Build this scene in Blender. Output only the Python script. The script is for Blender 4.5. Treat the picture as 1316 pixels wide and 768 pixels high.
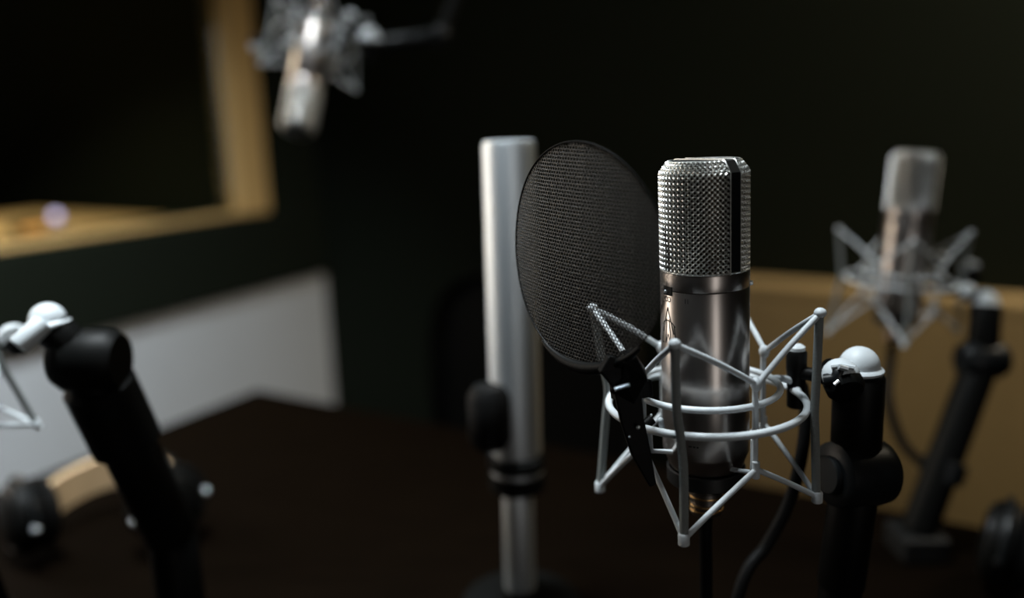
import bpy, math, random
from mathutils import Vector, Matrix

# ------------------------------------------------------------------ camera, world, lights, exposure
for o in list(bpy.data.objects):
    bpy.data.objects.remove(o, do_unlink=True)
scn = bpy.context.scene
COL = scn.collection
F, CX, CY = 1050.0, 658.0, 384.0                       # focal length in pixels of the 1316 x 768 frame
PITCH, ROLL = math.radians(12.5), math.radians(1.5)
CAM = Vector((0, 0, 1.2))
FW = Vector((0, math.cos(PITCH), -math.sin(PITCH)))
R0 = Vector((1, 0, 0)); U0 = R0.cross(FW)
RT = math.cos(ROLL) * R0 - math.sin(ROLL) * U0
UP = math.sin(ROLL) * R0 + math.cos(ROLL) * U0
cd = bpy.data.cameras.new('camera'); cam = bpy.data.objects.new('camera', cd); COL.objects.link(cam)
cd.sensor_width = 36.0; cd.lens = F / 1316 * 36
cam.matrix_world = Matrix(((RT.x, UP.x, -FW.x, CAM.x), (RT.y, UP.y, -FW.y, CAM.y), (RT.z, UP.z, -FW.z, CAM.z), (0, 0, 0, 1)))
cd.clip_start = 0.02
cd.dof.use_dof = True; cd.dof.focus_distance = 0.472; cd.dof.aperture_fstop = 1.7; cd.dof.aperture_blades = 0
scn.camera = cam

w = bpy.data.worlds.new('world'); scn.world = w; w.use_nodes = True
w.node_tree.nodes['Background'].inputs[0].default_value = (0.7, 0.9, 0.6, 1)
w.node_tree.nodes['Background'].inputs[1].default_value = 0.002
vs = scn.view_settings
vs.view_transform = 'Standard'; vs.look = 'None'; vs.gamma = 1; vs.use_curve_mapping = False; vs.exposure = 0.0

def area(name, loc, target, sx, sy, power, col, spread=180):
    l = bpy.data.lights.new(name, 'AREA'); l.shape = 'RECTANGLE'; l.size = sx; l.size_y = sy
    l.energy = power; l.color = col; l.spread = math.radians(spread)
    o = bpy.data.objects.new(name, l); COL.objects.link(o)
    o.location = loc
    d = Vector(target) - Vector(loc)
    o.rotation_euler = d.to_track_quat('-Z', 'Y').to_euler()
    return o
KEY = area('ceiling_panel_light', (-0.32, 0.66, 2.6), (-0.20, 0.66, 1.0), 0.35, 0.35, 7.2, (0.88, 0.96, 1.0), 58)
REAR = area('rear_strip_light', (0.62, -1.46, 1.0), (0.15, 0.5, 0.95), 0.38, 2.0, 4.0, (1.0, 0.95, 0.90))  # tall light added behind the camera for the streak on the microphone body
LEFT = area('left_side_light', (-1.50, 1.30, 1.35), (0.1, 0.5, 1.05), 0.42, 1.1, 8.5, (1.0, 0.88, 0.76))  # warm light added inside the studio, out of view on the left
CORNER = area('back_wall_wash_light', (1.9, 1.2, 2.6), (1.2, 2.3, 0.5), 0.4, 0.4, 20, (1.0, 0.88, 0.68), 110)
PANEL = area('left_wall_wash_light', (-0.95, 1.20, 2.6), (-1.65, 1.75, 0.55), 0.3, 0.3, 28, (0.84, 0.94, 1.0), 92)

# ------------------------------------------------------------------ pixel helpers
def ray(x, y): return FW + RT * ((x - CX) / F) - UP * ((y - CY) / F)
def at(x, y, dep): return CAM + ray(x, y) * dep
def atz(x, y, z):
    r = ray(x, y); return CAM + r * ((z - CAM.z) / r.z)
def atplane(x, y, p, n):
    r = ray(x, y); return CAM + r * ((p - CAM).dot(n) / r.dot(n))

# ------------------------------------------------------------------ materials
MATS = {}
def mat(name, col, rough=0.5, metal=0.0, spec=0.5, noise=0.0, nscale=40.0, bump=0.0, bscale=300.0, coat=0.0, stretch=None, emis=None, estr=0.0):
    m = bpy.data.materials.new(name); m.use_nodes = True
    nt = m.node_tree; b = nt.nodes['Principled BSDF']
    b.inputs['Base Color'].default_value = (*col, 1); b.inputs['Roughness'].default_value = rough
    b.inputs['Metallic'].default_value = metal; b.inputs['Specular IOR Level'].default_value = spec
    b.inputs['Coat Weight'].default_value = coat
    if emis:
        b.inputs['Emission Color'].default_value = (*emis, 1); b.inputs['Emission Strength'].default_value = estr
    tc = nt.nodes.new('ShaderNodeTexCoord'); src = tc.outputs['Object']
    if stretch:
        mp = nt.nodes.new('ShaderNodeMapping'); mp.inputs['Scale'].default_value = stretch
        nt.links.new(src, mp.inputs['Vector']); src = mp.outputs['Vector']
    n = nt.nodes.new('ShaderNodeTexNoise'); n.inputs['Scale'].default_value = nscale; n.inputs['Detail'].default_value = 5
    nt.links.new(src, n.inputs['Vector'])
    mx = nt.nodes.new('ShaderNodeMix'); mx.data_type = 'RGBA'
    mx.inputs[6].default_value = (*[c * (1 - noise) for c in col], 1); mx.inputs[7].default_value = (*[min(1, c * (1 + noise)) for c in col], 1)
    nt.links.new(n.outputs['Fac'], mx.inputs[0]); nt.links.new(mx.outputs[2], b.inputs['Base Color'])
    if bump:
        n2 = nt.nodes.new('ShaderNodeTexNoise'); n2.inputs['Scale'].default_value = bscale
        nt.links.new(src, n2.inputs['Vector'])
        bp = nt.nodes.new('ShaderNodeBump'); bp.inputs['Strength'].default_value = bump; bp.inputs['Distance'].default_value = 0.001
        nt.links.new(n2.outputs['Fac'], bp.inputs['Height']); nt.links.new(bp.outputs['Normal'], b.inputs['Normal'])
    MATS[name] = m
    return m
NICKEL = mat('satin_nickel', (0.50, 0.46, 0.435), 0.30, 1.0, noise=0.05, nscale=30)
WIRE = mat('chrome_wire', (0.86, 0.87, 0.84), 0.38, 1.0, noise=0.04)
CHROME = mat('polished_chrome', (0.88, 0.94, 1.0), 0.50, 1.0, noise=0.03)
PAINT = mat('grey_white_paint', (0.61, 0.66, 0.69), 0.5, noise=0.05, nscale=120, bump=0.08, bscale=900)
ELASTIC = mat('grey_woven_elastic', (0.22, 0.24, 0.235), 0.75, noise=0.2, nscale=700, bump=0.3, bscale=1500)
BLACK = mat('black_plastic', (0.0028, 0.003, 0.0028), 0.5, noise=0.15, bump=0.05, bscale=800, spec=0.12)
SATIN = mat('black_satin_metal', (0.006, 0.0075, 0.0085), 0.4, noise=0.1, spec=0.3)
RUBBER = mat('black_rubber', (0.003, 0.003, 0.003), 0.6, noise=0.2, spec=0.15)
SCREEN = mat('black_perforated_steel', (0.026, 0.027, 0.026), 0.45, noise=0.1, spec=0.5)
DARKM = mat('dark_gunmetal', (0.05, 0.05, 0.05), 0.4, 0.8, noise=0.1)
GOLD = mat('gold_film', (0.75, 0.48, 0.22), 0.35, 1.0, noise=0.1)
LINER = mat('dark_bronze_inner_screen', (0.085, 0.06, 0.038), 0.42, 1.0, noise=0.1)
INK = mat('engraved_black_ink', (0.008, 0.008, 0.008), 0.6, noise=0.1)
LEATHER = mat('tan_leather', (0.68, 0.49, 0.29), 0.5, noise=0.2, nscale=60, bump=0.2, bscale=400)
WALLBLK = mat('black_acoustic_fabric', (0.0095, 0.0118, 0.0078), 0.9, noise=0.2, nscale=200, bump=0.3, bscale=700, spec=0.05)
WALLGREY = mat('pale_grey_wall_paint', (0.50, 0.51, 0.53), 0.8, noise=0.04, nscale=8, spec=0.2)
TANP = mat('tan_panel_fabric', (0.30, 0.215, 0.105), 0.85, noise=0.12, nscale=25, bump=0.15, bscale=500, spec=0.15)
OAK = mat('oak_window_trim', (0.56, 0.36, 0.145), 0.55, noise=0.25, nscale=14, stretch=(1, 1, 0.15), spec=0.2)
OAKD = mat('pale_oak_desk', (0.55, 0.38, 0.19), 0.5, noise=0.2, nscale=14, stretch=(0.3, 1, 1))
DESKW = mat('dark_walnut', (0.0030, 0.0018, 0.0010), 0.55, noise=0.45, nscale=10, stretch=(1, 8, 1), spec=0.012)
FLOORM = mat('dark_carpet', (0.012, 0.012, 0.011), 0.95, noise=0.3, nscale=300, spec=0.1)
CEILM = mat('dark_ceiling', (0.02, 0.02, 0.02), 0.9, noise=0.1, spec=0.1)
LAMP = mat('lavender_screen_glow', (0.5, 0.45, 0.6), 0.4, emis=(0.62, 0.55, 0.95), estr=2.2)
LAMPO = mat('orange_meter_glow', (0.6, 0.3, 0.1), 0.4, emis=(1.0, 0.42, 0.10), estr=0.8)
def glass_mat():
    m = bpy.data.materials.new('window_glass'); m.use_nodes = True; nt = m.node_tree
    nt.nodes.remove(nt.nodes['Principled BSDF']); out = nt.nodes['Material Output']
    t = nt.nodes.new('ShaderNodeBsdfTransparent'); t.inputs[0].default_value = (0.86, 0.9, 0.88, 1)
    g = nt.nodes.new('ShaderNodeBsdfGlossy'); g.inputs['Roughness'].default_value = 0.02
    fr = nt.nodes.new('ShaderNodeFresnel'); fr.inputs[0].default_value = 1.45
    mx = nt.nodes.new('ShaderNodeMixShader')
    nt.links.new(fr.outputs[0], mx.inputs[0]); nt.links.new(t.outputs[0], mx.inputs[1]); nt.links.new(g.outputs[0], mx.inputs[2])
    nt.links.new(mx.outputs[0], out.inputs[0])
    return m
GLASS = glass_mat()

# ------------------------------------------------------------------ mesh builder
class MB:
    def __init__(s): s.v = []; s.f = []
    def add(s, vs, fs):
        k = len(s.v); s.v += [tuple(v) for v in vs]; s.f += [tuple(i + k for i in f) for f in fs]; return s
    def tube(s, pts, r, seg=10, closed=False, caps=True):
        pts = [Vector(p) for p in pts]; n = len(pts)
        rr = r if isinstance(r, (list, tuple)) else [r] * n
        tans = []
        for i in range(n):
            if closed: t = pts[(i + 1) % n] - pts[i - 1]
            else: t = pts[min(i + 1, n - 1)] - pts[max(i - 1, 0)]
            tans.append(t.normalized())
        a = Vector((0, 0, 1)) if abs(tans[0].z) < 0.9 else Vector((1, 0, 0))
        nrm = (a - tans[0] * a.dot(tans[0])).normalized()
        vs, fs = [], []
        for i in range(n):
            nrm = (nrm - tans[i] * nrm.dot(tans[i])).normalized(); bn = tans[i].cross(nrm)
            for k in range(seg):
                q = 2 * math.pi * k / seg
                vs.append(pts[i] + (nrm * math.cos(q) + bn * math.sin(q)) * rr[i])
        m = n if closed else n - 1
        for i in range(m):
            j = (i + 1) % n
            for k in range(seg):
                l = (k + 1) % seg
                fs.append((i * seg + k, i * seg + l, j * seg + l, j * seg + k))
        if caps and not closed:
            fs.append(tuple(range(seg))[::-1]); fs.append(tuple((n - 1) * seg + k for k in range(seg)))
        return s.add(vs, fs)
    def lathe(s, prof, seg=48, origin=(0, 0, 0), axis=(0, 0, 1), capb=True, capt=True):
        ax = Vector(axis).normalized(); o = Vector(origin)
        a = Vector((1, 0, 0)) if abs(ax.x) < 0.9 else Vector((0, 1, 0))
        e1 = (a - ax * a.dot(ax)).normalized(); e2 = ax.cross(e1)
        vs, fs = [], []
        for r, z in prof:
            for k in range(seg):
                q = 2 * math.pi * k / seg
                vs.append(o + ax * z + (e1 * math.cos(q) + e2 * math.sin(q)) * r)
        for i in range(len(prof) - 1):
            for k in range(seg):
                l = (k + 1) % seg
                fs.append((i * seg + k, i * seg + l, (i + 1) * seg + l, (i + 1) * seg + k))
        if capb: fs.append(tuple(range(seg))[::-1])
        if capt: fs.append(tuple((len(prof) - 1) * seg + k for k in range(seg)))
        return s.add(vs, fs)
    def ball(s, c, r, seg=16, sq=(1, 1, 1)):
        c = Vector(c); n = seg // 2; vs, fs = [], []
        for i in range(n + 1):
            p = math.pi * i / n
            for k in range(seg):
                q = 2 * math.pi * k / seg
                vs.append(c + Vector((math.sin(p) * math.cos(q) * r * sq[0], math.sin(p) * math.sin(q) * r * sq[1], math.cos(p) * r * sq[2])))
        for i in range(n):
            for k in range(seg):
                l = (k + 1) % seg
                fs.append((i * seg + k, (i + 1) * seg + k, (i + 1) * seg + l, i * seg + l))
        return s.add(vs, fs)
    def box(s, o, ex, ey, ez):
        """box from corner o with edge vectors, right-handed"""
        o, ex, ey, ez = map(Vector, (o, ex, ey, ez))
        vs = [o, o + ex, o + ex + ey, o + ey, o + ez, o + ex + ez, o + ex + ey + ez, o + ey + ez]
        return s.add(vs, [(3, 2, 1, 0), (4, 5, 6, 7), (0, 1, 5, 4), (1, 2, 6, 5), (2, 3, 7, 6), (3, 0, 4, 7)])
    def cbox(s, c, ex, ey, ez):
        c, ex, ey, ez = map(Vector, (c, ex, ey, ez))
        return s.box(c - ex / 2 - ey / 2 - ez / 2, ex, ey, ez)
    def build(s, name, m, parent=None, smooth=True, bevel=0, sub=0):
        me = bpy.data.meshes.new(name); me.from_pydata(s.v, [], s.f); me.materials.append(m); me.validate(); me.update()
        if smooth:
            me.polygons.foreach_set('use_smooth', [True] * len(me.polygons))
            me.set_sharp_from_angle(angle=math.radians(38))
        o = bpy.data.objects.new(name, me); COL.objects.link(o); o.parent = parent
        if bevel:
            b = o.modifiers.new('bevel', 'BEVEL'); b.width = bevel; b.segments = 3; b.limit_method = 'ANGLE'
        if sub:
            b = o.modifiers.new('sub', 'SUBSURF'); b.levels = sub; b.render_levels = sub
        return o
def thing(name, label, cat, M=None, group=None):
    o = bpy.data.objects.new(name, None); COL.objects.link(o); o.empty_display_size = 0.02
    if M is not None: o.matrix_world = M
    o['label'] = label; o['category'] = cat
    if group: o['group'] = group
    return o
def tag(o, label, cat, group=None):
    o['label'] = label; o['category'] = cat
    if group: o['group'] = group
    return o
def struct(o): o['kind'] = 'structure'; return o
def dup(root, M, label):
    def cp(o, par):
        c = o.copy(); COL.objects.link(c); c.parent = par
        for ch in o.children: cp(ch, c)
        return c
    r = root.copy(); COL.objects.link(r); r.matrix_world = M; r['label'] = label
    for ch in root.children: cp(ch, r)
    return r
def smooth_path(pts, n=8):
    pts = [Vector(p) for p in pts]; out = []
    P = [pts[0] * 2 - pts[1]] + pts + [pts[-1] * 2 - pts[-2]]
    for i in range(1, len(P) - 2):
        for k in range(n):
            t = k / n; a, b, c, d = P[i - 1], P[i], P[i + 1], P[i + 2]
            out.append(0.5 * ((2 * b) + (c - a) * t + (2 * a - 5 * b + 4 * c - d) * t * t + (3 * b - a - 3 * c + d) * t ** 3))
    return out + [pts[-1]]
mm = 0.001
def pol(r, azd, z):
    """mount-local point: azimuth 0 faces local -Y, 90 faces +X; millimetres in"""
    a = math.radians(azd); return Vector((r * math.sin(a), -r * math.cos(a), z)) * mm

# ------------------------------------------------------------------ the room
YAW = math.radians(29.5)
A = Vector((math.sin(YAW), math.cos(YAW), 0)); B = Vector((math.cos(YAW), -math.sin(YAW), 0)); Z = Vector((0, 0, 1))
cp = at(420, 384, 3.3); CORN = Vector((cp.x, cp.y, 0))      # inner corner of left and back wall
RL, RW, RH = 5.2, 4.6, 2.75                                 # lengths along -A and along B
def rp(s, t, z): return CORN - A * s + B * t + Z * z        # s from the corner along the left wall, t along the back wall
struct(MB().box(rp(RL, 0, -0.05), B * RW, A * RL, Z * 0.05).build('floor', FLOORM, smooth=False))
struct(MB().box(rp(RL, 0, RH), B * RW, A * RL, Z * 0.05).build('ceiling', CEILM, smooth=False))
struct(MB().box(rp(0, 0, 0), B * RW, A * 0.1, Z * RH).build('wall_back', WALLBLK, smooth=False))
struct(MB().box(rp(RL, RW, 0), B * 0.1, A * RL, Z * RH).build('wall_right', WALLBLK, smooth=False))
struct(MB().box(rp(RL + 0.1, 0, 0), B * RW, A * 0.1, Z * RH).build('wall_front', WALLBLK, smooth=False))
def wl(x, y):                                              # pixel on the left wall plane -> (s, z)
    p = atplane(x, y, CORN, B); d = p - CORN; return -d.dot(A), p.z
sj, zj = wl(345, 272)                                       # outer lower corner of the window trim
s_in, z_in = wl(309, 262)
z_lt = wl(412, 263)[1]; z_lb = wl(412, 349)[1]
S0, S1, Z0, Z1 = sj, sj + 1.9, zj, zj + 1.15                # trim outline
TW = s_in - sj
o0, o1, q0, q1 = S0 + 0.03, S1 - 0.03, Z0 + 0.012, Z1 - 0.03
LT = 0.14
wm = MB()
for (a0, a1, b0, b1) in ((0, o0, z_lb, RH), (o1, RL, z_lb, RH), (o0, o1, z_lb, q0), (o0, o1, q1, RH)):
    wm.box(rp(a1, -LT, b0), B * LT, A * (a1 - a0), Z * (b1 - b0))
wleft = struct(wm.build('wall_left', WALLBLK, smooth=False))
wlow = MB().box(rp(RL, -LT, 0), B * LT, A * RL, Z * z_lb).build('lower_wall', WALLGREY, wleft, smooth=False)
struct(MB().box(rp(RL, 0.0, z_lb - 0.005), B * 0.02, A * RL, Z * (z_lt - z_lb)).build('trim_1', WALLBLK, smooth=False, bevel=0.006))
win = bpy.data.objects.new('window_1', None); COL.objects.link(win); struct(win)
def trimbar(s0, s1, z0, z1, d=0.012, name='window_frame'):
    return MB().box(rp(s1, -0.05, z0), B * (0.05 + d), A * (s1 - s0), Z * (z1 - z0)).build(name, OAK, win, smooth=False, bevel=0.006)
trimbar(S0, S0 + TW, Z0, Z1); trimbar(S1 - TW, S1, Z0, Z1)
trimbar(S0 + TW, S1 - TW, Z0, Z0 + 0.013, 0.003, 'window_sill'); trimbar(S0 + TW, S1 - TW, Z1 - TW, Z1)
MB().box(rp(S1 - TW, -0.045, Z0 + 0.012), B * 0.006, A * (S1 - S0 - 2 * TW), Z * (Z1 - Z0 - TW - 0.03)).build('pane', GLASS, win, smooth=False)
# control room seen through the glass
for nm, bx in (('floor_control_room', (rp(RL, -2.6, -0.05), B * 2.45, A * RL, Z * 0.05)), ('wall_control_far', (rp(RL, -2.7, 0), B * 0.1, A * RL, Z * RH)),
               ('wall_control_end', (rp(0, -2.6, 0), B * 2.45, A * 0.1, Z * RH)), ('wall_control_near', (rp(RL + 0.1, -2.6, 0), B * 2.45, A * 0.1, Z * RH)),
               ('ceiling_control_room', (rp(RL, -2.6, RH), B * 2.45, A * RL, Z * 0.05))):
    struct(MB().box(*bx).build(nm, WALLBLK, smooth=False))
# tan low panel on the back wall
def wb(x, y):
    p = atplane(x, y, CORN - A * 0.12, A); d = p - CORN; return d.dot(B), p.z
t0, zt = wb(905, 360)
tanr = thing('storage_bench', 'low tan upholstered bench panel standing against the black back wall', 'bench', Matrix.Translation(rp(0.0, t0, 0)))
tw = RW - t0 - 0.02
def tl(s, t, z): return -A * s + B * t + Z * z
MB().box(tl(0.12, 0, 0.05), B * tw, A * 0.115, Z * (zt - 0.05 - 0.03)).build('front_panel', TANP, tanr, smooth=False, bevel=0.008)
MB().box(tl(0.121, 0, zt - 0.03), B * tw, A * 0.118, Z * 0.03).build('top_rail', TANP, tanr, smooth=False, bevel=0.004)
MB().box(tl(0.10, 0.02, 0.0), B * (tw - 0.04), A * 0.09, Z * 0.05).build('plinth', BLACK, tanr, smooth=False)

# ------------------------------------------------------------------ table
TZ = 0.72
T = atz(330, 500, TZ)
TA, TB = 1.35, 2.3
tab = thing('studio_table', 'dark walnut table carrying the microphone stands and headphones', 'table', Matrix.Translation((T.x, T.y, 0)))
MB().box(-A * TA + Z * (TZ - 0.035), B * TB, A * TA, Z * 0.035).build('table_top', DESKW, tab, smooth=False, bevel=0.004)
for (u, v) in ((0.06, 0.06), (TA - 0.12, 0.06), (0.06, TB - 0.12), (TA - 0.12, TB - 0.12)):
    MB().box(-A * (u + 0.06) + B * v, B * 0.06, A * 0.06, Z * (TZ - 0.035)).build('leg', DESKW, tab, smooth=False, bevel=0.003)
for v in (0.08, TB - 0.1):
    MB().box(-A * (TA - 0.1) + B * v + Z * (TZ - 0.115), B * 0.02, A * (TA - 0.2), Z * 0.08).build('apron', DESKW, tab, smooth=False)
TTOP = TZ + 0.0

# ------------------------------------------------------------------ microphone (local origin = centre of the outer ring of its mount)
FRONT = -47.0                                              # azimuth its front faces
RG = 25.2
ZG0, ZG1 = 82.6, 145.6
CH_R, CH_Z = 5.0, 6.5
CH_L = math.hypot(CH_R, CH_Z)
def fcoord(azd): return RG * math.cos(math.radians(azd - FRONT))
def make_mic():
    root = thing('microphone', '', 'microphone')
    b = MB()
    b.lathe([(19.5, -40.5), (22.2, -40), (23.0, -38.5), (23.2, -37), (25.6, -30.5), (26.0, -29.2), (26.0, 72.0), (25.75, 72.35), (25.5, 72.35)], 96, capt=True)
    b.v = [tuple(Vector(v) * mm) for v in b.v]
    body = b.build('body', NICKEL, root)
    b = MB().lathe([(25.5, 72.5), (25.9, 72.7), (26.0, 73.1), (26.0, 81.6), (25.7, 82.3), (24.6, 82.7)], 96)
    b.v = [tuple(Vector(v) * mm) for v in b.v]
    b.build('collar', NICKEL, root)
    # woven wire grille
    g = MB(); s = 2.2; wr = 0.50; amp = 0.5
    L = 2 * math.pi * RG; nper = int(round(L / (s * math.sqrt(2)))); step = L / nper      # horizontal spacing of wires
    barhw = 3.7
    pitch = step / math.sqrt(2)
    def seg_emit(pts):
        if len(pts) > 3: g.tube([p * mm for p in pts], wr * mm, 5, caps=True)
    for sign in (1, -1):
        for i in range(nper):
            u0 = i * step; cur = []
            VC = ZG1 - CH_Z - ZG0; n = int((VC + CH_L) / (step / 8)) + 2
            for k in range(n):
                v = k * step / 8; u = u0 + sign * v
                azd = math.degrees(u / RG)
                k2 = max(0.0, v - VC) / CH_L
                z = ZG0 + min(v, VC) + CH_Z * k2; rb = RG - CH_R * k2
                ok = abs(fcoord(azd) * rb / RG) > barhw + 0.1 and k2 <= 1.02
                # crossings every step/2 in v; alternate over / under
                ph = math.pi * (v / (step / 2)) + (0 if sign > 0 else math.pi)
                off = amp * math.cos(ph)
                a = math.radians(azd); r = rb + off
                z += off * 0.7 * (1 if k2 > 0 else 0)
                if ok: cur.append(Vector((r * math.sin(a), -r * math.cos(a), z)))
                else:
                    seg_emit(cur); cur = []
            seg_emit(cur)
    fd = Vector((math.sin(math.radians(FRONT)), -math.cos(math.radians(FRONT)), 0)); sd = Vector((-fd.y, fd.x, 0))
    go = g.build('wire_grille', WIRE, root); go['kind'] = 'stuff'
    # frame: arch of two side bars and the top band
    fr = MB(); th = 1.3
    path = []
    for k in range(2): path.append((RG + 0.35, ZG0 - 0.3 + k * (ZG1 - CH_Z - ZG0 + 0.4)))
    path += [(RG - CH_R + 0.9, ZG1 + 0.1), (RG - CH_R - 0.6, ZG1 + 0.7)]
    path = path + [(-r, z) for r, z in reversed(path)]
    inner = [((abs(r) - th) * (1 if r > 0 else -1), z - (th if i not in (0, 1, len(path) - 1, len(path) - 2) else 0)) for i, (r, z) in enumerate(path)]
    vs = []; n = len(path)
    for (r, z), (r2, z2) in zip(path, inner):
        for rr, zz in ((r, z), (r2, z2)):
            for hw in (barhw, -barhw):
                vs.append((sd * rr + fd * hw + Z * zz) * mm)
    fs = []
    for i in range(n - 1):
        a, c = i * 4, (i + 1) * 4
        fs += [(a, c, c + 1, a + 1), (a + 2, a + 3, c + 3, c + 2), (a, a + 2, c + 2, c), (a + 1, c + 1, c + 3, a + 3)]
    fs += [(0, 1, 3, 2), ((n - 1) * 4, (n - 1) * 4 + 2, (n - 1) * 4 + 3, (n - 1) * 4 + 1)]
    fro = fr.add(vs, fs).build('grille_frame', SATIN, root, smooth=False)
    c = MB().lathe([(RG - CH_R - 0.6, ZG1 - 1.2), (RG - CH_R + 0.1, ZG1 - 0.9), (RG - CH_R + 0.1, ZG1 - 0.1), (RG - CH_R - 0.5, ZG1 + 0.3), (0.5, ZG1 + 0.3)], 64)
    c.v = [tuple(Vector(v) * mm) for v in c.v]; c.build('top_plate', SATIN, fro)
    MB().tube([pol(RG - CH_R + 0.2, k * 5, ZG1) for k in range(72)], 0.5 * mm, 8, closed=True).build('top_hem_ring', WIRE, fro)
    for hw in (barhw + 0.25, -barhw - 0.25):
        e = MB(); e.tube([(sd * (r + (0.15 if r > 0 else -0.15)) + fd * hw + Z * z) * mm for r, z in path], 0.33 * mm, 6)
        e.build('frame_edge', WIRE, fro)
    # hem wire at the bottom of the mesh
    h = MB(); h.tube([pol(RG + 0.2, k * 5, ZG0 + 0.35) for k in range(72)], 0.55 * mm, 8, closed=True)
    h.build('hem_ring', WIRE, root)
    # dark inner screen, added to darken the gaps behind the wire
    c = MB().lathe([(23.6, 82), (23.6, ZG1 - CH_Z - 0.4), (RG - CH_R - 1.6, ZG1 - 1.6), (0.5, ZG1 - 1.6)], 64, capb=False)
    c.v = [tuple(Vector(v) * mm) for v in c.v]; c.build('inner_screen', LINER, root)
    # engraved marks on the body front
    def patch(poly, r=26.08, m=INK, name='mark', par=body, az0=FRONT - 6, z0=0):
        """flat polygon strips (x right, y up, mm) wrapped on the barrel"""
        q = MB()
        for (p0, p1, wd) in poly:
            p0, p1 = Vector((*p0, 0)), Vector((*p1, 0)); d = (p1 - p0).normalized(); nn = Vector((-d.y, d.x, 0)) * wd / 2
            N = max(1, int((p1 - p0).length / 1.0)); vs = []; fs = []
            for i in range(N + 1):
                c0 = p0.lerp(p1, i / N)
                for e in (c0 + nn, c0 - nn):
                    vs.append(pol(r, az0 + math.degrees(e.x / 26), z0 + e.y))
            for i in range(N): fs.append((i * 2, i * 2 + 1, i * 2 + 3, i * 2 + 2))
            q.add(vs, fs)
        return q.build(name, m, par, smooth=False)
    arc = lambda cx, cy, r, a0, a1, wd, n=10: [((cx + r * math.cos(math.radians(a0 + (a1 - a0) * i / n)), cy + r * math.sin(math.radians(a0 + (a1 - a0) * i / n))),
                                               (cx + r * math.cos(math.radians(a0 + (a1 - a0) * (i + 1) / n)), cy + r * math.sin(math.radians(a0 + (a1 - a0) * (i + 1) / n))), wd) for i in range(n)]
    zl = 40.5
    logo = [((-5.2, 6.5), (0, 22), 0.9), ((5.2, 6.5), (0, 22), 0.9), ((-2.6, 0), (-1.2, 15), 0.8), ((2.6, 0), (1.2, 15), 0.8),
            ((-7.2, 0), (-5.2, 12), 0.7), ((7.2, 0), (5.2, 12), 0.7), ((-7.2, 0), (-4.6, 0), 0.7), ((7.2, 0), (4.6, 0), 0.7), ((-2.6, 0), (0, 6), 0.7), ((2.6, 0), (0, 6), 0.7)]
    logo += arc(0, 6.5, 7.6, 35, 145, 0.7)
    patch(logo, name='logo', z0=zl)
    patch(arc(-1.4, 0, 1.4, 0, 360, 0.55, 14) + arc(1.4, 0, 1.4, 0, 360, 0.55, 14), name='pattern_symbol', z0=67.4)
    patch([((-0.8, -1.4), (-0.8, 1.4), 0.4), ((0.8, -1.4), (0.8, 1.4), 0.4)], name='pattern_symbol', z0=67.8, az0=-22)
    patch([((-3, 0), (-1, 0), 1.1), ((-0.4, 0), (1.2, 0), 1.1), ((1.8, 0), (3, 0), 1.1)], name='serial_mark', z0=-20, az0=-15)
    sw = MB(); a0 = FRONT - 6
    for zz, hh, dd in ((72.4, 2.6, 0.35),):
        q = []
        for i in range(7):
            an = a0 - 9 + 18 * i / 6
            for r in (25.9, 26.0 + dd):
                for s2 in (-1, 1): q.append(pol(r, an, zz + s2 * hh))
        fs = []
        for i in range(6):
            a, c = i * 4, i * 4 + 4
            fs += [(a + 2, a + 3, c + 3, c + 2), (a + 1, c + 1, c + 3, a + 3), (a, a + 2, c + 2, c)]
        fs += [(0, 1, 3, 2), (24, 26, 27, 25)]
        sw.add(q, fs)
    swo = sw.build('switch', BLACK, root, smooth=False)
    MB().ball(pol(26.6, a0 - 2, 71.9), 1.15 * mm, 12).build('switch_knob', CHROME, swo)
    MB().lathe([(1.5, 0), (1.5, 1.2), (1.1, 1.7)], 14, origin=Vector((0, 0, 0)), axis=(1, 0, 0)).build('x', CHROME)
    x = bpy.data.objects['x']; me = x.data
    for v in me.vertices: v.co = v.co * mm + pol(26, 90, 73.5)
    x.parent = root; x.name = 'side_screw'
    # lower connector
    c = MB().lathe([(9.6, -73), (9.9, -72.6), (9.9, -66), (9.4, -65.6), (9.4, -64), (10.2, -63.6), (10.2, -58), (9.4, -57.5), (9.4, -40)], 36); c.v = [tuple(Vector(v) * mm) for v in c.v]
    con = c.build('connector', NICKEL, root)
    for zz in (-61, -66.5, -70):
        c = MB().tube([pol(10.1, k * 15, zz) for k in range(24)], 0.7 * mm, 8, closed=True); c.build('contact_ring', GOLD, con)
    return root

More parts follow.
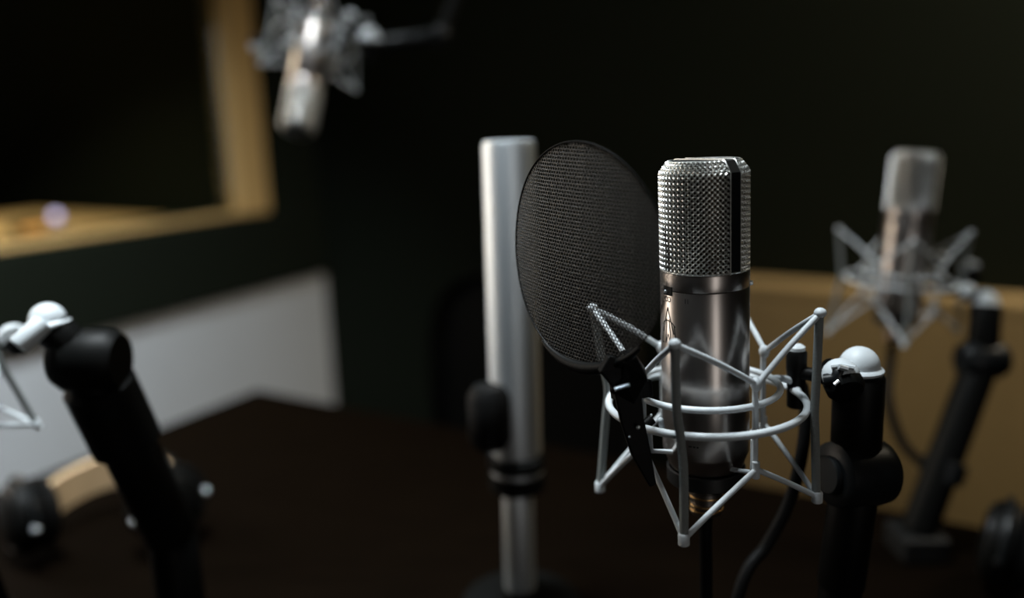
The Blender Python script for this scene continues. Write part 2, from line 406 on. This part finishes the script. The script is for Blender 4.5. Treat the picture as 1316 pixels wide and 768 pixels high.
# ------------------------------------------------------------------ shock mount
N_AZ = [(-103, 71.5, 54.5), (-13, 66, 53.5), (77, 65.0, 58.5), (167, 66, 57)]
B_AZ = [(-103, 71, -67.5), (-10, 66, -58), (77, 65.5, -52.5), (167, 66, -60)]
I_AZ = [-52, 38, 128, -142]
RO, RI, ZI = 58.8, 43.6, 9.7
def make_mount():
    root = thing('shock_mount', '', 'shock mount')
    MB().tube([pol(RO, k * 4, 0) for k in range(90)], 2.25 * mm, 14, closed=True).build('outer_ring', PAINT, root)
    MB().tube([pol(RI, k * 4, ZI) for k in range(90)], 2.0 * mm, 14, closed=True).build('inner_ring', PAINT, root)
    zu = {-52: 23, 38: 23.2, 128: 23.8, -142: 23.6}; zd = {-52: -19, 38: -27.5, 128: -24, -142: -22}
    Rp = RI + 1.2
    for a in I_AZ:
        p = MB(); p.tube([pol(Rp, a, zd[a] - 1), pol(Rp, a, zu[a] + 1)], 1.75 * mm, 12); p.build('post', PAINT, root)
        MB().tube([pol(Rp - 3.4, a + 2, zd[a] + 16), pol(Rp - 3.4, a + 2, zd[a] + 3), pol(Rp - 4.2, a + 2, zd[a] - 4), pol(26, a + 2, zd[a] - 8), pol(21.5, a + 2, zd[a] - 9)], 1.4 * mm, 10).build('hook', PAINT, root)
        k = MB(); k.ball(pol(Rp + 0.8, a, zu[a]), 3.4 * mm, 14, (1, 1, 1.25)); k.build('upper_joint', PAINT, root)
        k = MB().lathe([(0.1, 5.6), (1.4, 5.4), (2.2, 4.6), (2.3, -5), (1.8, -5.6)][::-1], 14, origin=(0, 0, 0)); k.v = [tuple(Vector(v) * mm + pol(Rp + 0.8, a, zd[a])) for v in k.v]
        k.build('lower_joint', PAINT, root)
    def rod(p, q, r, bend):
        m1 = p.lerp(q, 0.5) + Z * bend * mm
        pts = smooth_path([p, p.lerp(q, 0.25) + Z * bend * 0.7 * mm, m1, p.lerp(q, 0.75) + Z * bend * 0.7 * mm, q], 3)
        MB().tube(pts, r * mm, 10).build('rod', PAINT, root)
    nb = {0: (-142, -52), 1: (-52, 38), 2: (38, 128), 3: (128, -142)}
    for i, (a, r, z) in enumerate(N_AZ):
        P = pol(r, a, z)
        for b in nb[i]: rod(P, pol(Rp + 1.5, b, zu[b]), 1.75, 1.2)
        MB().ball(P + Z * 0.4 * mm, 3.1 * mm, 14, (1.15, 1.15, 0.95)).build('end_cap', PAINT, root)
    for i, (a, r, z) in enumerate(B_AZ):
        P = pol(r, a, z)
        for b in nb[i]: rod(P, pol(Rp + 1.2, b, zd[b]), 1.7, 0.6)
        k = MB().lathe([(2.0, -4), (3.2, -3.2), (3.3, 2.6), (2.6, 3.6)], 14); k.v = [tuple(Vector(v) * mm + P) for v in k.v]
        k.build('end_cap', PAINT, root)
    for (a, r, z), (a2, r2, z2) in zip(N_AZ, B_AZ):
        pts = smooth_path([pol(r - 0.5, a, z - 2), pol((r + 2 * RO) / 3 + 2.8, a, z * 0.33), pol(RO + 4.3, (a + a2) / 2, 0), pol((r2 + 2 * RO) / 3 + 2.8, a2, z2 * 0.33), pol(r2 - 0.5, a2, z2 + 2)], 5)
        MB().tube(pts, 2.5 * mm, 12).build('elastic_cord', ELASTIC, root)
    c = MB().lathe([(23.3, -50.5), (23.9, -49.8), (23.9, -41.5), (23.3, -41), (22.4, -41), (22.4, -50.5), (23.3, -50.5)], 64, capb=False, capt=False)
    c.v = [tuple(Vector(v) * mm) for v in c.v]; c.build('retaining_ring', DARKM, root)
    c = MB().lathe([(12, -55), (22.4, -50.2), (22.4, -46), (12, -46)], 48, capb=False, capt=False); c.v = [tuple(Vector(v) * mm) for v in c.v]
    c.build('cradle_floor', DARKM, root)
    # yoke from the rings to the swivel: two lugs, clamp barrel, thumbscrew
    j = pol(62, 117, 3.5)
    MB().tube(smooth_path([pol(RI, 112, ZI), pol(52, 115, 8), j], 4), 2.3 * mm, 12).build('lug', PAINT, root)
    MB().tube(smooth_path([pol(RO, 110, 0), pol(61, 114, 1), j], 4), 2.4 * mm, 12).build('lug', PAINT, root)
    b = MB().lathe([(4.6, -16), (5.6, -15), (5.8, 6), (6.3, 10), (6.3, 20), (5.2, 21.5)], 28); b.v = [tuple(Vector(v) * mm + j) for v in b.v]
    ts = b.build('thumbscrew', BLACK, root)
    b = MB().lathe([(5.2, 21.5), (5.0, 23.5), (3.4, 24.8), (1.5, 25.2)], 24); b.v = [tuple(Vector(v) * mm + j) for v in b.v]
    b.build('screw_cap', PAINT, ts)
    k = pol(80, 99, 14)
    d = (k - j).normalized()
    MB().tube([j + d * 4 * mm + Z * 6 * mm, k - d * 9 * mm], 4.2 * mm, 14).build('neck', BLACK, root)
    MB().ball(k, 11 * mm, 24, (1, 1, 0.92)).build('swivel_ball', PAINT, root)
    fcd = Vector((-0.15, -0.95, -0.35)).normalized()
    b = MB().lathe([(9.5, -2), (11.3, -1), (11.3, 5), (9.2, 8.5), (5, 9.6), (0.1, 9.8)], 28, origin=(0, 0, 0), axis=(0.25, -0.85, -0.5)); b.v = [tuple(Vector(v) * mm + k + Vector((0.001, -0.001, -0.004))) for v in b.v]
    sc = b.build('swivel_cap', BLACK, root)
    MB().tube([k + Vector((-6, -6, 7)) * mm, k + Vector((-1, -8, 8.5)) * mm, k + Vector((6, -8, 7)) * mm], 1.6 * mm, 8).build('swivel_rim', PAINT, sc)
    return root

def frame_at(C, lean, yaw=0.0, flip=False, pitch=0.0):
    """root matrix: local -Y faces the camera (plus yaw), local top leans to the picture's left by lean"""
    az = math.atan2(C.x, C.y)
    M = Matrix.Translation(C) @ Matrix.Rotation(-az + yaw, 4, 'Z') @ Matrix.Rotation(pitch, 4, 'X') @ Matrix.Rotation(-lean, 4, 'Y')
    if flip: M = M @ Matrix.Rotation(math.pi, 4, 'Y')
    return M
C0 = at(906.5, 515, 0.5)
M0 = frame_at(C0, 0.032)
C1 = at(1157, 360, 0.94); M1 = frame_at(C1, -0.045, yaw=0.35)
C2 = at(403, 55, 1.2); M2 = frame_at(C2, -0.22, yaw=0.0, flip=True, pitch=-0.50)
C3 = at(-113, 516, 0.61); M3 = frame_at(C3, 0.26, yaw=0.05)
mic = make_mic(); mic.matrix_world = M0
mic['label'] = 'sharp satin nickel condenser microphone with wire mesh head, cradled behind the black pop filter'
dup(mic, M1, 'blurred nickel microphone upright in front of the tan panel')
dup(mic, M2, 'blurred microphone hanging upside down beside the oak window trim')
dup(mic, M3, 'blurred microphone in the tilted mount above the headphones beside the grey wall')
mt = make_mount(); mt.matrix_world = M0
mt['label'] = 'sharp pale grey spider shock mount with two rings around the nickel microphone'
dup(mt, M1, 'blurred spider shock mount around the upright microphone before the tan panel')
dup(mt, M2, 'blurred spider shock mount holding the upside-down microphone by the oak trim')
dup(mt, M3, 'tilted blurred spider shock mount over the headphones beside the grey wall')

# ------------------------------------------------------------------ pop filter
def make_pop():
    c = at(751, 327, 0.458)
    fdir = Vector((math.sin(math.radians(FRONT + 8)), -math.cos(math.radians(FRONT + 8)), 0))
    n = M0.to_3x3() @ fdir
    n = (n + Vector((0, 0, 0.03))).normalized()
    side = Vector((0, 0, 1)).cross(n).normalized(); upv = n.cross(side)
    upv2 = (upv * math.cos(0.03) + side * math.sin(0.03)); side = upv2.cross(n) * -1 if False else (side * math.cos(0.03) - upv * math.sin(0.03)); upv = upv2
    root = thing('pop_filter', 'round black perforated metal pop filter clipped to the sharp shock mount', 'pop filter', Matrix.Translation(c))
    R = 62.5; DISH = 7.0
    def pt(x, y):                                   # dished: centre pushed away from the mic
        rr = (x * x + y * y) / (R * R)
        return (side * x + upv * y + n * (DISH * (1 - (x / R) ** 2) * 0.9 + DISH * 0.35 * (1 - rr))) * mm
    m = MB(); s = 2.35; hr = 0.98
    ry = s * math.sqrt(3) / 2
    rows = int(R / ry) + 1
    vid = {}
    def V(x, y):
        k = (round(x * 500), round(y * 500))
        if k not in vid:
            vid[k] = len(m.v); m.v.append(tuple(pt(x, y)))
        return vid[k]
    for j in range(-rows, rows + 1):
        for i in range(-32, 33):
            x = i * s + (j % 2) * s / 2; y = j * ry
            if x * x + y * y > (R - 0.8) ** 2: continue
            out = []; inn = []
            for k in range(6):
                q = math.radians(30 + 60 * k)
                out.append(V(x + s / math.sqrt(3) * math.cos(q), y + s / math.sqrt(3) * math.sin(q)))
                inn.append(V(x + hr * math.cos(q), y + hr * math.sin(q)))
            for k in range(6):
                l = (k + 1) % 6
                m.f.append((out[k], out[l], inn[l], inn[k]))
    o = m.build('mesh_screen', SCREEN, root); o['kind'] = 'stuff'
    sm = o.modifiers.new('thickness', 'SOLIDIFY'); sm.thickness = 0.0005
    r = MB().tube([pt(R * math.cos(k * math.pi / 48), R * math.sin(k * math.pi / 48)) for k in range(96)], 0.6 * mm, 8, closed=True)
    r.build('rim', BLACK, root)
    # heavier lower rim, holder blade and clip
    lo = MB()
    pts = [pt((R + 1.2) * math.cos(math.radians(a)), (R + 1.2) * math.sin(math.radians(a))) for a in range(242, 322, 4)]
    lo.tube(pts, [1.2 * mm + 2.6 * mm * math.sin(math.pi * i / (len(pts) - 1)) for i in range(len(pts))], 10)
    lo.build('rim_holder', BLACK, root)
    def bl(path, name, width, thick, m_=BLACK):
        ps = [Vector(p) - c for p in path]; q = MB(); vs = []; fs = []
        vd = -FW; 
        for i, p in enumerate(ps):
            t = (ps[min(i + 1, len(ps) - 1)] - ps[max(i - 1, 0)]).normalized()
            sx = t.cross(vd).normalized(); ny = sx.cross(t)
            wd = width[i] if isinstance(width, (list, tuple)) else width
            for e, g in ((-1, -1), (1, -1), (1, 1), (-1, 1)): vs.append(p + sx * e * wd / 2 + ny * g * thick / 2)
        k = len(ps)
        for i in range(k - 1):
            for e in range(4):
                f2 = (e + 1) % 4; fs.append((i * 4 + e, i * 4 + f2, i * 4 + 4 + f2, i * 4 + 4 + e))
        fs += [(3, 2, 1, 0), tuple((k - 1) * 4 + e for e in range(4))]
        return q.add(vs, fs).build(name, m_, root, smooth=False, bevel=0.001)
    bl([at(775, 466, 0.4430), at(800, 480, 0.4460), at(806, 500, 0.4500), at(812, 540, 0.4530), at(823, 580, 0.4560), at(838, 622, 0.4600)], 'holder_arm', [.010, .018, .015, .013, .011, .004], .006)
    bl([at(806, 455, 0.4410), at(815, 480, 0.4470), at(800, 505, 0.4530)], 'hinge_block', [.008, .014, .016], .012)
    clip = bl([at(790, 503, 0.4680), at(832, 497, 0.4730)], 'ring_clip', .010, .016)
    pa, pb = at(790, 500, 0.4390) - c, at(809, 494, 0.4390) - c
    th = [pa.lerp(pb, k / 24) for k in range(25)]
    MB().tube(th, [(0.6 if k % 2 else 1.35) * mm for k in range(25)], 10).build('clip_screw', CHROME, root)
    for (x, y, d, rr) in ((820, 549, .447, 1.1), (809, 561, .447, .6), (837, 533, .456, .7)):
        MB().ball(at(x, y, d) - c, rr * mm, 10).build('rivet', CHROME, root)
    MB().tube([at(822, 552, 0.4630) - c, at(838, 538, 0.4650) - c], 3.0 * mm, 10).build('clip_lever', BLACK, root)
    pin = MB().tube([at(851, 550, .462) - c, at(849, 542, .462) - c], 1.6 * mm, 10); pin.ball(at(849, 540, .462) - c, 1.9 * mm, 12)
    pin.build('clip_pin', PAINT, root)
    return root
make_pop()

# ------------------------------------------------------------------ stands
def cyl(root, c, p, q, r, name, m, prof=None, seg=32):
    p = Vector(p) - c; q = Vector(q) - c
    h = (q - p).length
    pr = [(r * .93, 0), (r, h * .02 + .0006), (r, h * .98 - .0006), (r * .93, h)] if prof is None else [(a * r, b * h) for a, b in prof]
    return MB().lathe(pr, seg, origin=p, axis=(q - p)).build(name, m, root)
def dome(root, c, base, r, axis=Z):
    o = Vector(base) - c
    pr = [(r * .98, -.30 * r), (r * .98, -.10 * r), (r * 1.16, -.02 * r), (r * 1.20, .10 * r), (r * 1.12, .20 * r), (r * 1.0, .26 * r)]
    pr += [(r * math.cos(a), .30 * r + r * math.sin(a)) for a in [i * math.pi / 2 / 10 for i in range(1, 10)]] + [(.01 * r, 1.30 * r)]
    return MB().lathe(pr, 40, origin=o, axis=axis, capb=False).build('dome_cap', PAINT, root)
def base_disc(root, c, p, r=.075):
    o = Vector((p.x, p.y, TTOP)) - c
    return MB().lathe([(r * .97, 0), (r, .002), (r, .010), (r * .95, .014), (r * .3, .018), (.02, .03)], 48, origin=o).build('base', BLACK, root)

# main stand
top = at(1104, 481, .505); k0 = at(1100, 575, .515); kn = at(1101, 607, .518); lowp = at(1087, 655, .524)
drop = (lowp - kn).normalized(); foot = lowp + (at(1079, 768, .54) - lowp).normalized() * 0.055
foot2 = Vector((foot.x, foot.y, TTOP))
st = thing('microphone_stand', 'sharp black desk stand with white dome cap beside the nickel microphone', 'stand', Matrix.Translation(foot2)); c = foot2
dome(st, c, top + (top - k0).normalized() * .002, .0121, top - k0)
cyl(st, c, k0, top, .0152, 'upper_tube', BLACK)
cyl(st, c, top - (top - k0).normalized() * .002, top + (top - k0).normalized() * .0008, .0135, 'cap_collar', SATIN)
cyl(st, c, kn + RT * -.019 - UP * .0 + FW * -.006, kn + RT * .020 + FW * .006, .0212, 'knuckle', SATIN, prof=[(.80, 0), (.95, .05), (1, .2), (1, .75), (.95, .92), (.8, 1)])
cyl(st, c, kn + RT * -.0225 + FW * -.007, kn + RT * -.019 + FW * -.006, .012, 'knuckle_bolt', SATIN)
cyl(st, c, foot, kn, .0148, 'lower_tube', BLACK)
cyl(st, c, foot2, foot + Z * .004, .0135, 'foot_tube', BLACK)
base_disc(st, c, foot2)
q = top - (top - k0).normalized() * .006
pts = [at(1060, 489, .487), at(1074, 486, .484), at(1080, 476, .484), at(1094, 482, .487), at(1098, 500, .488)]
lv = MB().tube(smooth_path([p - c for p in pts], 3), .0042, 10).build('clamp_lever', SATIN, st)
cyl(st, c, at(1062, 478, .498), at(1096, 484, .502), .0088, 'clamp_barrel', BLACK)
MB().tube([at(1078, 471, .479) - c, at(1089, 474, .479) - c], .0017, 8).build('lever_highlight', CHROME, lv)  # bright chrome bar standing in for a highlight on the lever
MB().tube([at(1072, 494, .479) - c, at(1078, 489, .479) - c], .0011, 8).build('lever_pin', CHROME, lv)

# stand behind, on the right
top = at(1267, 392, .90); mid = at(1262, 462, .90); b0 = at(1177, 700, .87)
b0 = atz(1177, 706, TTOP + .004)
st1 = thing('microphone_stand', 'blurred black leaning stand with white dome cap before the tan panel', 'stand', Matrix.Translation((b0.x, b0.y, TTOP))); c = Vector((b0.x, b0.y, TTOP))
dome(st1, c, top, .0125, top - mid)
cyl(st1, c, mid, top, .0165, 'upper_tube', BLACK)
cyl(st1, c, mid + RT * -.024, mid + RT * .024, .021, 'knuckle', SATIN, prof=[(.8, 0), (1, .15), (1, .85), (.8, 1)])
cyl(st1, c, b0 + Z * .02, mid, .0185, 'lower_tube', BLACK)
m2 = b0.lerp(mid, .42); cyl(st1, c, m2 - (mid - b0).normalized() * .012, m2 + (mid - b0).normalized() * .012, .0225, 'tube_collar', SATIN)
MB().cbox((0, 0, .014), RT * .05, Vector((0, .05, 0)), Z * .028).build('table_clamp', DARKM, st1, smooth=False, bevel=.003)
sw = at(1243, 375, .905); MB().ball(sw - c, .0095, 16).build('swivel_ball', PAINT, st1)
cyl(st1, c, sw, at(1262, 388, .90), .007, 'clamp_barrel', BLACK)
cyl(st1, c, sw, at(1208, 372, .92), .0055, 'arm', BLACK)

# boom carrying the upside-down microphone
top = at(474, 52, 1.17); 
end = at(566, 46, 1.2)
c = at(1000, -330, 1.55)
c = Vector((c.x, c.y, RH))
bm = thing('ceiling_boom', 'black ceiling boom arm with pale dome cap holding the upside-down microphone', 'boom', Matrix.Translation(c))
dome(bm, c, top, .0145, Z)
cyl(bm, c, at(474, 78, 1.18), top, .016, 'upper_tube', BLACK)
MB().ball(at(450, 22, 1.17) - c, .0095, 16).build('swivel_ball', PAINT, bm)
cyl(bm, c, at(450, 22, 1.17), at(470, 42, 1.17), .006, 'clamp_barrel', BLACK)
cyl(bm, c, at(470, 58, 1.18), end, .011, 'boom_arm', SATIN)
MB().ball(end - c, .017, 16).build('knuckle', SATIN, bm)
cyl(bm, c, end, Vector((c.x, c.y, RH - .02)), .012, 'riser', BLACK)
MB().lathe([(.05, -.03), (.06, -.02), (.06, 0)], 32).build('ceiling_plate', BLACK, bm)

# stand at the lower left
top = at(63, 417, .60); k0 = at(112, 462, .615); low = atz(235, 690, TTOP)
low = at(222, 690, .70); low = Vector((low.x, low.y, low.z))
c = Vector((low.x, low.y, TTOP))
st3 = thing('microphone_stand', 'blurred thick black leaning stand with white dome cap beside the grey wall', 'stand', Matrix.Translation(c))
dome(st3, c, top, .0125, Vector((-.10, 0, 1)))
cyl(st3, c, k0, top - Z * .001, .014, 'upper_tube', BLACK)
cyl(st3, c, k0 + RT * -.022, k0 + RT * .026, .024, 'knuckle', BLACK, prof=[(.8, 0), (1, .15), (1, .85), (.8, 1)])
cyl(st3, c, low, k0, .021, 'lower_tube', BLACK)
cyl(st3, c, Vector((low.x, low.y, TTOP)), low + Z * .01, .02, 'foot_tube', BLACK)
base_disc(st3, c, low, .06)
cyl(st3, c, at(24, 445, .575), at(56, 414, .585), .0075, 'clamp_barrel', PAINT)
k2 = k0.lerp(low, .28); cyl(st3, c, k2 - (low - k0).normalized() * .03, k2 + (low - k0).normalized() * .03, .0265, 'tube_sleeve', BLACK)

# chrome pole stand
pd = .78
pt_, pb_ = at(654, 192, .72), at(664, 583, .775)
foot = atz(668, 790, TTOP); 
ft = Vector((pb_.x, pb_.y, TTOP))
ps = thing('chrome_pole_stand', 'blurred thick chrome pole on a thinner tube behind the pop filter', 'stand', Matrix.Translation(ft)); c = ft
pt_ = Vector((pb_.x, pb_.y, pt_.z + .008))
cyl(ps, c, pb_, pt_, .0236, 'chrome_tube', CHROME, prof=[(.9, 0), (1, .01), (1, .985), (.94, 1)])
cyl(ps, c, pb_ - Z * .012, pb_ + Z * .0, .0275, 'collar', SATIN)
cyl(ps, c, pb_ - Z * .018, pb_ - Z * .012, .025, 'collar_band', CHROME)
cyl(ps, c, pb_ - Z * .034, pb_ - Z * .018, .0268, 'clutch', RUBBER)
cyl(ps, c, ft + Z * .01, pb_ - Z * .03, .0150, 'lower_tube', CHROME)
base_disc(ps, c, ft, .06)
kb = pb_ + Z * .042 - RT * .024 - FW * .023
cyl(ps, c, kb - Z * .03, kb + Z * .028, .0195, 'clamp_knob', RUBBER, prof=[(.75, 0), (1, .12), (1, .85), (.7, 1)])
cyl(ps, c, kb - Z * .02, pb_ - Z * .0 + RT * 0.0 + Z * .02, .012, 'clamp_bracket', BLACK)

# ------------------------------------------------------------------ cables
def cable(pts, r, label, name='microphone_cable'):
    o = MB().tube(smooth_path(pts, 8), r, 12).build(name, RUBBER)
    return tag(o, label, 'cable')
xb = M0 @ Vector((0, 0, -.0735))
cable([xb, xb + Vector((.001, .002, -.03)), Vector((xb.x + .012, xb.y + .02, TTOP + .09)), at(955, 745, .56), at(985, 700, .565), at(1014, 645, .56), at(1031, 580, .55), at(1035, 530, .548), at(1030, 492, .55)], .0042,
      'black cable looping from the sharp nickel microphone up behind its shock mount')
xb = M1 @ Vector((0, 0, -.0735))
cable([xb, xb + Vector((0, 0, -.02)), at(1141, 510, .935), at(1158, 565, .925), at(1184, 594, .915), at(1200, 603, .908)], .0055, 'blurred black cable drooping from the upright microphone to its leaning stand')
xb = M3 @ Vector((0, 0, -.0735))
cable([xb, xb + Vector((.004, .004, -.04)), Vector((xb.x - .005, xb.y + .05, TTOP + .03)), Vector((xb.x - .04, xb.y + .12, TTOP + .005)), Vector((xb.x - .14, xb.y + .20, TTOP + .005))], .0042, 'black cable running from the tilted microphone down onto the table')

# ------------------------------------------------------------------ headphones
def make_phones():
    root = thing('headphones', '', 'headphones')
    # lying with both cups towards local -Y, band arching up and back
    R = .078
    def arch(r, a, y): return Vector((r * math.cos(a), .005 + 1.25 * r * math.sin(a), .044 + y + .012 * math.sin(a)))
    N = 28
    def band(r0, r1, w, name, m):
        vs, fs = [], []
        for i in range(N + 1):
            a = math.radians(-8 + 196 * i / N)
            for r, yy in ((r0, -w / 2), (r1, -w / 2), (r1, w / 2), (r0, w / 2)): vs.append(arch(r, a, yy))
        for i in range(N):
            for e in range(4):
                g = (e + 1) % 4; fs.append((i * 4 + e, i * 4 + 4 + e, i * 4 + 4 + g, i * 4 + g))
        fs += [(0, 1, 2, 3), tuple(N * 4 + e for e in (3, 2, 1, 0))]
        return MB().add(vs, fs).build(name, m, root, bevel=.001)
    band(R, R + .006, .046, 'headband', BLACK)
    band(R - .009, R - .0005, .042, 'headband_pad', LEATHER)
    for sx in (-1, 1):
        o = Vector((sx * (R + .001), -.012, .052)); ax = Vector((sx, -.9, .12)).normalized()
        cup = MB().lathe([(.030, -.012), (.041, -.008), (.043, .004), (.039, .014), (.028, .020), (.010, .022), (.001, .022)], 40, origin=o, axis=ax).build('ear_cup', BLACK, root)
        MB().lathe([(.020, -.026), (.032, -.028), (.041, -.022), (.042, -.013), (.030, -.011)], 36, origin=o, axis=ax).build('ear_pad', RUBBER, root)
        e1 = ax.cross(Z).normalized(); e2 = ax.cross(e1)
        MB().tube([o + ax * .0165 + (e1 * math.cos(k * math.pi / 16) + e2 * math.sin(k * math.pi / 16)) * .034 for k in range(32)], .0014, 8, closed=True).build('trim_ring', DARKM, cup)
        for s2 in (-1, 1):
            p = o + ax * .003 + e1 * s2 * .045
            MB().lathe([(.004, -.002), (.0045, .003), (.003, .005), (.0005, .0052)], 14, origin=p, axis=ax).build('hinge_screw', CHROME, cup)
        pts = [o + e1 * .045 * math.cos(t) - e2 * .045 * math.sin(t) + ax * .002 for t in [math.pi * k / 12 for k in range(13)]]
        MB().tube(pts, .0035, 8).build('yoke', SATIN, root)
    return root
ph = make_phones()
p = atz(138, 702, TTOP)
ph.matrix_world = Matrix.Translation((p.x, p.y, TTOP)) @ Matrix.Rotation(.12, 4, 'Z')
ph['label'] = 'black headphones with tan padded band lying under the tilted shock mount'; ph['group'] = 'headphones on the table'
p = atz(1385, 755, TTOP)
ph2 = dup(ph, Matrix.Translation((p.x, p.y, TTOP)) @ Matrix.Rotation(3.3, 4, 'Z'), 'black headphones lying beside the leaning stand before the tan panel')
for o in list(ph2.children) + [g for k in ph2.children for g in k.children]:      # this pair is black all over
    if o.name.split('.')[0] in ('headband_pad', 'hinge_screw'):
        o.material_slots[0].link = 'OBJECT'; o.material_slots[0].material = RUBBER

# ------------------------------------------------------------------ office chair behind the table
p = at(690, 345, 1.75)
cf = Vector((p.x, p.y, 0)); ch = thing('office_chair', 'black office chair with rounded back beyond the table', 'chair', Matrix.Translation(cf) @ Matrix.Rotation(-.35, 4, 'Z'))
bh = p.z
prof = []
vs, fs = [], []
W_, H_ = .23, .52; nx = 12; nz = 14
def rr_pt(k, n, w, h):
    a = 2 * math.pi * k / n; ca, sa = math.cos(a), math.sin(a)
    return (w * math.copysign(abs(ca) ** .55, ca), h * math.copysign(abs(sa) ** .55, sa))
for lay, (yy, sc_) in enumerate(((-.02, .93), (-.035, 1), (.015, 1), (.03, .93))):
    for k in range(40):
        x, z = rr_pt(k, 40, W_ * sc_, H_ / 2 * sc_); vs.append((x, yy + .8 * x * x * -1, bh - H_ / 2 + z))
for l in range(3):
    for k in range(40): fs.append((l * 40 + k, l * 40 + (k + 1) % 40, (l + 1) * 40 + (k + 1) % 40, (l + 1) * 40 + k))
fs += [tuple(range(40))[::-1], tuple(120 + k for k in range(40))]
MB().add(vs, fs).build('backrest', BLACK, ch)
vs = [];
for lay, (zz, sc_) in enumerate(((.42, .92), (.43, 1), (.47, 1), (.485, .9))):
    for k in range(40):
        x, y = rr_pt(k, 40, .24 * sc_, .24 * sc_); vs.append((x, y - .22, zz))
MB().add(vs, fs).build('seat', BLACK, ch)
MB().tube(smooth_path([(0, -.1, .42), (0, .06, .44), (0, .05, .75)], 6), .018, 10).build('back_bracket', SATIN, ch)
MB().tube([(0, -.22, .08), (0, -.22, .43)], .025, 16).build('gas_column', SATIN, ch)
for k in range(5):
    a = k * 2 * math.pi / 5
    e = Vector((.28 * math.cos(a), -.22 + .28 * math.sin(a), .07))
    l = MB().tube([(0, -.22, .1), e], [.022, .014], 8).build('leg', SATIN, ch)
    MB().lathe([(.02, -.011), (.028, -.008), (.028, .008), (.02, .011)], 18, origin=e + Vector((0, 0, -.042)), axis=(-math.sin(a), math.cos(a), 0)).build('caster', RUBBER, l)

# ------------------------------------------------------------------ control room desk and lights seen through the window
def behind(x, y, t): return atplane(x, y, CORN - B * t, B)
pk = behind(142, 275, .75)
dk = thing('control_room_desk', 'blurred oak desk behind the control room window glass', 'desk', Matrix.Translation((pk.x, pk.y, 0)))
hz = pk.z
MB().box(-A * 1.6 - B * .5 + Z * (hz - .04), B * 1.05, A * 1.6, Z * .04).build('desk_top', OAKD, dk, smooth=False, bevel=.005)
MB().box(-A * .04 - B * .5, B * .8, A * .04, Z * (hz - .04)).build('side_panel', OAK, dk, smooth=False)
MB().box(-A * 1.6 - B * .5, B * .8, A * .04, Z * (hz - .04)).build('side_panel', OAK, dk, smooth=False)
pl = behind(75, 300, .60)
lp = thing('desk_lamp', 'small lavender glowing lamp on the control room desk', 'lamp', Matrix.Translation((pl.x, pl.y, hz)))
MB().lathe([(.03, 0), (.03, .006), (.008, .010), (.006, .02)], 24).build('base', SATIN, lp)
MB().ball((0, 0, .034), .017, 16).build('bulb', LAMP, lp)
po = behind(40, 318, .50)
lm = thing('level_meter', 'small box with an orange glowing meter on the control room desk', 'meter', Matrix.Translation((po.x, po.y, hz)))
MB().box(-A * .05 - B * .03, B * .06, A * .1, Z * .035).build('case', BLACK, lm, smooth=False, bevel=.003)
MB().box(-A * .04 + B * .03 + Z * .008, B * .002, A * .08, Z * .018).build('meter_face', LAMPO, lm, smooth=False)
DESKL = area('control_room_desk_light', rp(2.2, -1.0, 2.3), rp(2.0, -.7, .8), .3, .3, 75, (1.0, .82, .55), 120)
